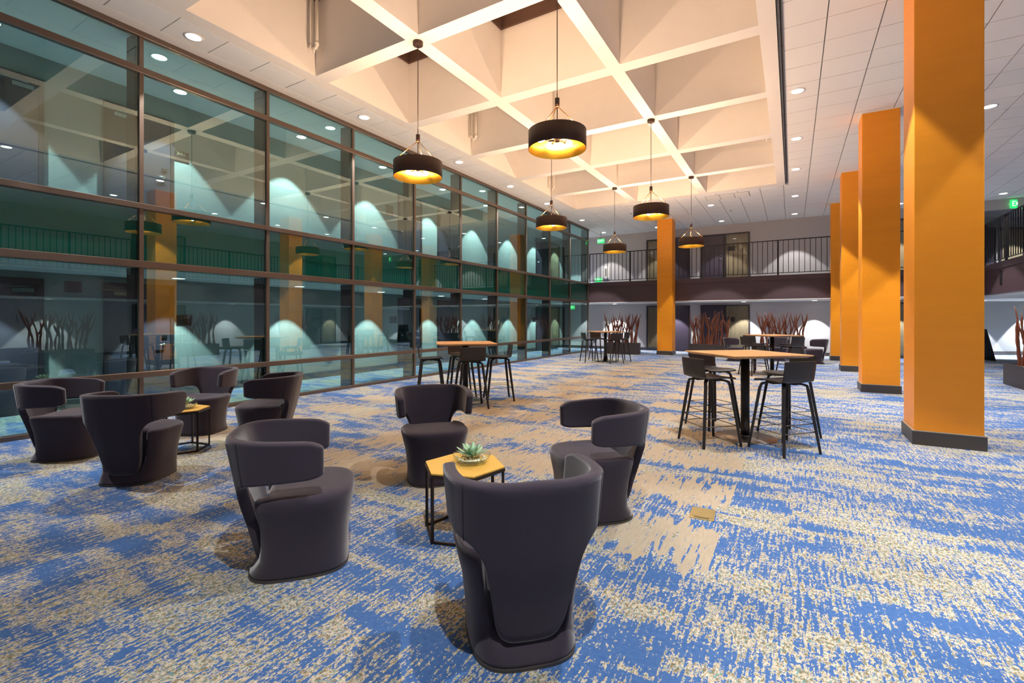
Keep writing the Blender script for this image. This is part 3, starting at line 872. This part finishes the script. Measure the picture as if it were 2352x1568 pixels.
def bowl_garden(x, y, z, lab_bowl, lab_plant, plant, seed):
    rnd = random.Random(seed)
    o = empty('glass_bowl', (x, y, z)); tag(o, lab_bowl, 'bowl', 'glass bowls on the side tables')
    MB().lathe([(.02, .004), (.07, .002), (.105, .014), (.125, .036), (.132, .058), (.130, .059), (.122, .036), (.102, .018), (.07, .007), (.02, .008)], 36, cap=False).build('bowl_shell', M['clear'], o, True)
    st = MB()
    for k in range(150):
        a = rnd.random() * 6.28; rr = .108 * math.sqrt(rnd.random()); s_ = rnd.uniform(.006, .011)
        cx_, cy2, cz = rr * math.cos(a), rr * math.sin(a), .016 + s_ * .5 + .014 * rr / .108
        st.add([(cx_ - s_, cy2, cz), (cx_, cy2 - s_, cz), (cx_ + s_, cy2, cz), (cx_, cy2 + s_, cz), (cx_, cy2, cz + s_ * .8), (cx_, cy2, cz - s_ * .8)],
               [(0, 1, 4), (1, 2, 4), (2, 3, 4), (3, 0, 4), (1, 0, 5), (2, 1, 5), (3, 2, 5), (0, 3, 5)])
    tag(st.build('pebble_bed', M['pebble'], o, True), kind='stuff')
    if not plant: return
    p = empty('succulent', (x, y, z + .034)); tag(p, lab_plant, 'plant')
    MB().lathe([(.004, -.006), (.014, 0), (.012, .02), (.004, .03)], 10).build('stem', M['succulent'], p, True)
    for ringi, (n, ln, el, wd) in enumerate(((9, .115, 16, .024), (8, .09, 36, .022), (6, .065, 58, .018), (4, .04, 75, .012))):
        for k in range(n):
            a = 2 * math.pi * (k + .5 * (ringi % 2)) / n + rnd.uniform(-.12, .12); e = R(el + rnd.uniform(-5, 5))
            m = MB(); rs = []
            for j, (t, w_, th) in enumerate(((0, .35, .6), (.25, .75, 1), (.55, 1, .9), (.8, .7, .6), (.95, .3, .3), (1, .05, .1))):
                d = ln * t; rise = d * math.sin(e) + .02 * t * t * (1 if el < 50 else .3)
                cx_ = d * math.cos(e); ww = wd * w_; tt = .006 * th
                rs.append([(cx_, -ww, rise + .003), (cx_, 0, rise - tt), (cx_, ww, rise + .003), (cx_, 0, rise + tt * .5)])
            m.rings(rs)
            q = m.build('leaf', M['succulent'], p, True); q.rotation_euler = (0, 0, a); q.location = (0, 0, .008 + .004 * ringi)
ctr = (HX1[0] + .02, HX1[1] + .06)
bowl_garden(ctr[0], ctr[1], .456, 'clear glass bowl of white pebbles on the near side table', 'pale green succulent in the glass bowl on the near side table', True, 4)
bowl_garden(HX2[0] + .04, HX2[1] + .02, .456, 'clear glass bowl of pebbles on the left side table', 'pale green succulent half hidden on the left side table', True, 9)

# ------------------------------------------------------------------ bar tables and stools
def bar_table(label, x, y, rz):
    o = empty('bar_table', (x, y, 0), rz); tag(o, label, 'table', 'square oak bar tables')
    h = .505
    m = MB(); m.rings([[(sx * q, sy * q, z) for sx, sy in ((-1, -1), (1, -1), (1, 1), (-1, 1))] for q, z in ((h - .05, 1.005), (h, 1.028), (h, 1.038), (h - .002, 1.04))])
    m.build('table_top', M['tabletop'], o)
    MB().lathe([(.05, .02), (.05, 1.0)], 28).build('pedestal', M['blackmetal'], o, True)
    MB().box(-.17, .17, -.17, .17, .996, 1.005).build('top_plate', M['blackmetal'], o)
    MB().lathe([(.05, .016), (.345, .010), (.352, .004), (.35, 0), (.02, 0), (.02, .016)], 48, cap=False).build('base_disc', M['steel'], o, True)
    MB().lathe([(.05, .014), (.075, .014), (.07, .03), (.052, .034)], 24, cap=False).build('base_collar', M['blackmetal'], o, True)
    return o
tables = [(-.50, 6.48, 'large oak topped square bar table at right with four stools'),
          (-5.01, 6.83, 'oak topped square bar table before the middle of the glass wall'),
          (-5.55, 15.7, 'distant oak topped bar table near the far end of the glass'),
          (-.46, 14.3, 'distant bar table edge-on beyond the large oak bar table')]
for x, y, lab in tables: bar_table(lab, x, y, R(45 - 4))

def bar_stool():
    o = empty('bar_stool')
    # bent plywood shell: profile in (y, z), front to back
    prof = [(.215, .757), (.200, .770), (.15, .778), (.05, .776), (-.06, .770), (-.13, .768), (-.172, .776), (-.195, .800), (-.204, .835), (-.212, .90), (-.221, .975), (-.223, 1.0)]
    prof = catmull([(p[0], p[1]) for p in prof], 3)
    wd = .212; vs_ = []; fs = []; nx = 8
    for i, (y_, z) in enumerate(prof):
        t = i / (len(prof) - 1)
        w_ = wd * (1 - .05 * sm(1 - t * 8)) 
        for k in range(nx + 1):
            u = -1 + 2 * k / nx
            cup = .012 * u * u
            if z < .80: vs_.append((u * w_, y_, z + cup * .6))
            else: vs_.append((u * w_, y_ + cup, z))
    for i in range(len(prof) - 1):
        for k in range(nx):
            a = i * (nx + 1) + k; fs.append((a, a + 1, a + nx + 2, a + nx + 1))
    m = MB(); m.add(vs_, fs); s = m.build('seat_shell', M['plywood'], o, True)
    so = s.modifiers.new('s', 'SOLIDIFY'); so.thickness = .013; so.offset = 0
    bv = s.modifiers.new('b', 'BEVEL'); bv.width = .004; bv.segments = 2; bv.limit_method = 'ANGLE'; bv.angle_limit = R(50)
    bake(s)
    def legpt(sx, sy, z):   # outer line of a leg at height z
        t = 1 - z / .72
        return Vector((sx * (.165 + .085 * t), sy * (.155 + .085 * t) + .005, z))
    # under-seat cross frame
    MB().box(-.17, .17, -.02, .02, .742, .762).box(-.02, .02, -.16, .17, .742, .762).build('seat_frame', M['legwood'], o)
    for sx in (-1, 1):
        for sy in (-1, 1):
            pts = [Vector((sx * .05, sy * .05, .748)), Vector((sx * .125, sy * .118, .745)), Vector((sx * .158, sy * .150, .73)), legpt(sx, sy, .68), legpt(sx, sy, .35), legpt(sx, sy, 0)]
            hw = [(.019, .010), (.019, .011), (.018, .014), (.0175, .0165), (.0165, .015), (.014, .0125)]
            dgn = Vector((sx, sy, 0)).normalized(); tan_ = Vector((-dgn.y, dgn.x, 0))
            rs = []
            for i, p in enumerate(pts):
                d = (pts[min(i + 1, 5)] - pts[max(i - 1, 0)]).normalized()
                nrm = d.cross(tan_).normalized()
                a, b = hw[i]
                if i == 5: nrm = Vector((dgn.x, dgn.y, 0)) * (1 if nrm.dot(dgn) > 0 else -1)
                rs.append([p + tan_ * a + nrm * b, p - tan_ * a + nrm * b, p - tan_ * a - nrm * b, p + tan_ * a - nrm * b])
            bevel(MB().rings(rs).build('leg', M['legwood'], o), .004, 2, 30)
    for zr_ in (.325, .235):
        q = [legpt(-1, -1, zr_), legpt(1, -1, zr_), legpt(1, 1, zr_), legpt(-1, 1, zr_)]
        for k in range(4):
            MB().tube([q[k], q[(k + 1) % 4]], .0045, 6).build('foot_rung', M['rungsteel'], o, True)
    return o
stool0 = bar_stool(); first = True
slab_ = {0: 'the large oak bar table', 1: 'the middle table by the glass', 2: 'the far table by the glass', 3: 'the far table by the wing chairs'}
pos = [(-1, -1, 'front left'), (1, -1, 'front right'), (1, 1, 'back right'), (-1, 1, 'back left')]
off_ = {(0, 0): (-.35, -.50), (0, 1): (.42, -.44), (0, 2): (.46, .44), (0, 3): (-.44, .46)}
for ti, (tx, ty, _) in enumerate(tables):
    for k, (sx, sy, pn) in enumerate(pos):
        ox, oy = off_.get((ti, k), (sx * .43, sy * .44))
        if (ti, k) == (2, 3): pass
        o = stool0 if first else copy_tree(stool0); first = False
        o.location = (tx + ox, ty + oy, 0)
        jit = [-.03, .05, -.06, .04][k]
        o.rotation_euler = (0, 0, math.atan2(-sy, -sx) - math.pi / 2 + jit)
        tag(o, 'black plywood bar stool at the %s of %s' % (pn, slab_[ti]), 'stool', 'black plywood bar stools')

# ------------------------------------------------------------------ planters with driftwood branches
def planter(label, x, y, rz, L=1.5, D=.42, Hh=.47, seed=1, n=13):
    n += 2
    rnd = random.Random(seed)
    o = empty('branch_planter', (x, y, 0), rz); tag(o, label, 'planter', 'charcoal planters of driftwood branches')
    t = .025
    m = MB()
    m.box(-L / 2, L / 2, -D / 2, -D / 2 + t, 0, Hh).box(-L / 2, L / 2, D / 2 - t, D / 2, 0, Hh)
    m.box(-L / 2, -L / 2 + t, -D / 2 + t, D / 2 - t, 0, Hh).box(L / 2 - t, L / 2, -D / 2 + t, D / 2 - t, 0, Hh)
    m.box(-L / 2 + t, L / 2 - t, -D / 2 + t, D / 2 - t, 0, .03)
    m.build('planter_box', M['planter'], o)
    MB().box(-L / 2 + t, L / 2 - t, -D / 2 + t, D / 2 - t, .03, Hh - .04).build('gravel_bed', M['soil'], o)
    for k in range(n):
        bx_ = -L / 2 + .1 + (L - .2) * (k + .5) / n + rnd.uniform(-.03, .03); by = rnd.uniform(-D / 4, D / 4)
        top = rnd.uniform(1.45, 1.85) * .97
        lean = rnd.uniform(-.16, .16) + .20 * (bx_ / (L / 2))
        ph = rnd.uniform(0, 6.28); amp = rnd.uniform(.018, .045); fr_ = rnd.uniform(4.5, 8)
        r0 = rnd.uniform(.032, .047)
        def pt(z, ph=ph, amp=amp, fr_=fr_, bx_=bx_, by=by, lean=lean):
            q = (z - Hh) / 1.4
            return Vector((bx_ + lean * q * q * 1.4 + amp * math.sin(fr_ * z + ph) * min(1, .3 + q * 2), by + amp * .7 * math.cos(fr_ * .8 * z + ph * 1.7), z))
        m = MB(); ns = 14; z0 = Hh - .10
        zs = [z0 + (top - z0) * i / ns for i in range(ns + 1)]
        rad = [max(.004, r0 * (1 - .55 * (i / ns)) * (1 + .18 * math.sin(i * 1.7 + ph)) * (1 if i < ns - 1 else (.6 if i == ns - 1 else .15))) for i in range(ns + 1)]
        m.tube([pt(z) for z in zs], rad, 7)
        for f in range(rnd.choice((1, 1, 2))):
            zf = rnd.uniform(.85, 1.25); dirx = rnd.choice((-1, 1)) * rnd.uniform(.16, .34); ln = rnd.uniform(.3, .55)
            b0 = pt(zf); pts = []; rr = []
            for i in range(8):
                q = i / 7
                pts.append(b0 + Vector((dirx * math.sin(q * 1.4) * ln * 1.3, rnd.uniform(-.01, .01) + .05 * q * (1 if f else -1), ln * q * (1.0 + .25 * q))))
                rr.append(max(.004, r0 * .72 * (1 - .75 * q)))
            m.tube(pts, rr, 6)
        m.build('branch', M['branch'], o, True)
    return o
planter('charcoal planter of driftwood branches by the far end of the glass', -6.15, 19.5, R(4), 1.42, .42, .47, 11, 13)
planter('charcoal planter of driftwood branches right of the lone orange column', -2.80, 20.0, 0, 1.52, .42, .47, 22, 14)
planter('charcoal planter of driftwood branches before the far wall, behind three wing chairs', -.35, 19.95, 0, 1.6, .42, .47, 35, 13)
planter('charcoal planter of driftwood branches cut by the right picture edge', 4.30, 14.05, R(90), 1.55, .42, .47, 41, 13)
planter('charcoal planter of driftwood branches mirrored at the left of the glass', 4.3, 5.7, R(90), 1.7, .42, .47, 53, 13)
planter('charcoal planter of driftwood branches mirrored above the 234 corridor door', 4.3, 9.8, R(90), 1.55, .42, .47, 64, 13)

# ------------------------------------------------------------------ signs and small fittings
def exit_sign(label, loc, rz, arrow=True, hang=0.0):
    o = empty('exit_sign', loc, rz); tag(o, label, 'sign', 'green exit signs')
    bevel(MB().box(-.17, .17, -.02, .02, -.1, .1).build('sign_body', M['exit'], o), .006)
    for s_ in (-1, 1):
        mtx = (Matrix.Rotation(0 if s_ < 0 else math.pi, 4, 'Z')) @ Matrix.Translation((-.02, -.021, 0)) @ Matrix.Rotation(R(90), 4, 'X') @ Matrix.Scale(.8, 4, (1, 0, 0))
        text_part('lettering', 'EXIT', .17, M['exitletter'], o, mtx, .0015)
        a = MB(); sx = 1 if s_ < 0 else -1
        a.rings([[(sx * .135, s_ * q, .03), (sx * .16, s_ * q, 0), (sx * .135, s_ * q, -.03)] for q in (.0195, .0225)]); a.build('arrow', M['exitletter'], o)
    if hang:
        MB().tube([(0, 0, .1), (0, 0, .1 + hang)], .008, 8).build('hanger', M['blackmetal'], o)
    return o
exit_sign('green exit sign hanging from the ceiling at the far end of the glass', (-7.75, 21.3, 5.13), R(0), True, .34)
exit_sign('low green exit sign behind the far railing near the glass', (-8.3, YF - .021, 3.42), R(0))
exit_sign('green exit sign in the ground corridor behind the far glass panes', (-9.2, 21.2, 2.03), R(0), True, .06)
p = mt @ Vector((17.15, 16.05, 5.38))
exit_sign('green exit sign at the right picture edge above the railing', (p.x, p.y, 5.36), YAW, True, .05).scale = (1.45, 1.45, 1.45)

def wall_cabinet(label, x, z):
    o = empty('extinguisher_cabinet', (x, YF, z)); tag(o, label, 'cabinet', 'white extinguisher cabinets')
    bevel(MB().box(-.16, .16, -.06, 0, 0, .62).build('cabinet_box', M['white'], o), .006)
    d = MB().box(-.13, .13, -.072, -.06, .04, .58).build('cabinet_door', M['whiteplastic'], o)
    MB().box(-.025, .025, -.078, -.072, .12, .5).build('window_slot', M['plaque'], d)
wall_cabinet('white extinguisher cabinet on the upper far wall behind the railing', -7.9, SL1 + .35)
wall_cabinet('white extinguisher cabinet on the lower far wall behind branches', -7.9, .75)

def vent(label, loc, rz, w, h, body):
    o = empty('wall_vent', loc, rz); tag(o, label, 'air vent')
    MB().box(-w / 2, w / 2, -.012, 0, -h / 2, h / 2).build('vent_frame', body, o)
    n = 6
    for k in range(n):
        z = -h / 2 + h * (k + .5) / n
        MB().box(-w / 2 + .02, w / 2 - .02, -.018, -.012, z - h / n * .25, z + h / n * .25).build('louvre', M['grille'], o)
vent('small grey square vent on the upper corridor wall behind glass', (XW, 10.05, 4.62), RZ_L, .3, .3, M['greywall_dk'])
vent('dark upright vent in the side balcony fascia at right', (XB, 19.0, 2.66), RZ_R, .16, .42, M['grille'])
vent('grey vent on the ground corridor wall left of the 234 door', (XW, 3.0, 1.98), RZ_L, .22, .18, M['greywall_dk'])

# a-frame board
p = Vector((5.75, 22.97, 0))
o = empty('sandwich_board', p, YAW + R(72)); tag(o, 'black folding sandwich board behind the nearest orange column', 'sign')
for s_ in (-1, 1):
    mm = Matrix.Rotation(R(13) * s_, 4, 'X')
    b = MB(); b.box(-.32, .32, -.012, .012, -1.12, 0, mm)
    q = b.build('board_panel', M['board'], o); q.location = (0, 0, 1.10)
    f = MB(); f.box(-.34, -.30, -.016, .016, -1.125, .01, mm).box(.30, .34, -.016, .016, -1.125, .01, mm).box(-.3, .3, -.016, .016, -.03, .01, mm).box(-.3, .3, -.016, .016, -1.06, -1.02, mm)
    f.build('board_frame', M['blackmetal'], q)
# floor outlet box
o = empty('floor_outlet', (-.575, 3.76, 0), R(4)); tag(o, 'brass floor outlet cover set into the tan carpet strokes', 'outlet')
bevel(MB().box(-.085, .085, -.11, .11, 0, .006).build('cover_frame', M['brassbox'], o), .003)
for s_ in (-1, 1):
    MB().box(s_ * .036 - .03, s_ * .036 + .03, -.07, .07, .006, .0085).build('cover_flap', M['brassbox'], o)
MB().box(-.05, .05, -.096, -.086, .006, .0075).build('finger_slot', M['grille'], o)
# sprinkler heads
for i, (x, y) in enumerate(((2.0, 10.4), (-2.0, 19.6), (-5.4, 18.2))):
    o = empty('sprinkler_head', (x, y, ZC)); tag(o, ['small sprinkler head in the tiles beside the nearest columns', 'small sprinkler head in the tiles before the far wall, centre', 'small sprinkler head in the tiles near the far glass'][i], 'sprinkler')
    MB().lathe([(.002, 0), (.03, 0), (.028, -.006), (.008, -.008), (.008, -.03), (.018, -.032), (.018, -.035), (.002, -.035)], 14).build('head', M['chrome'], o, True)
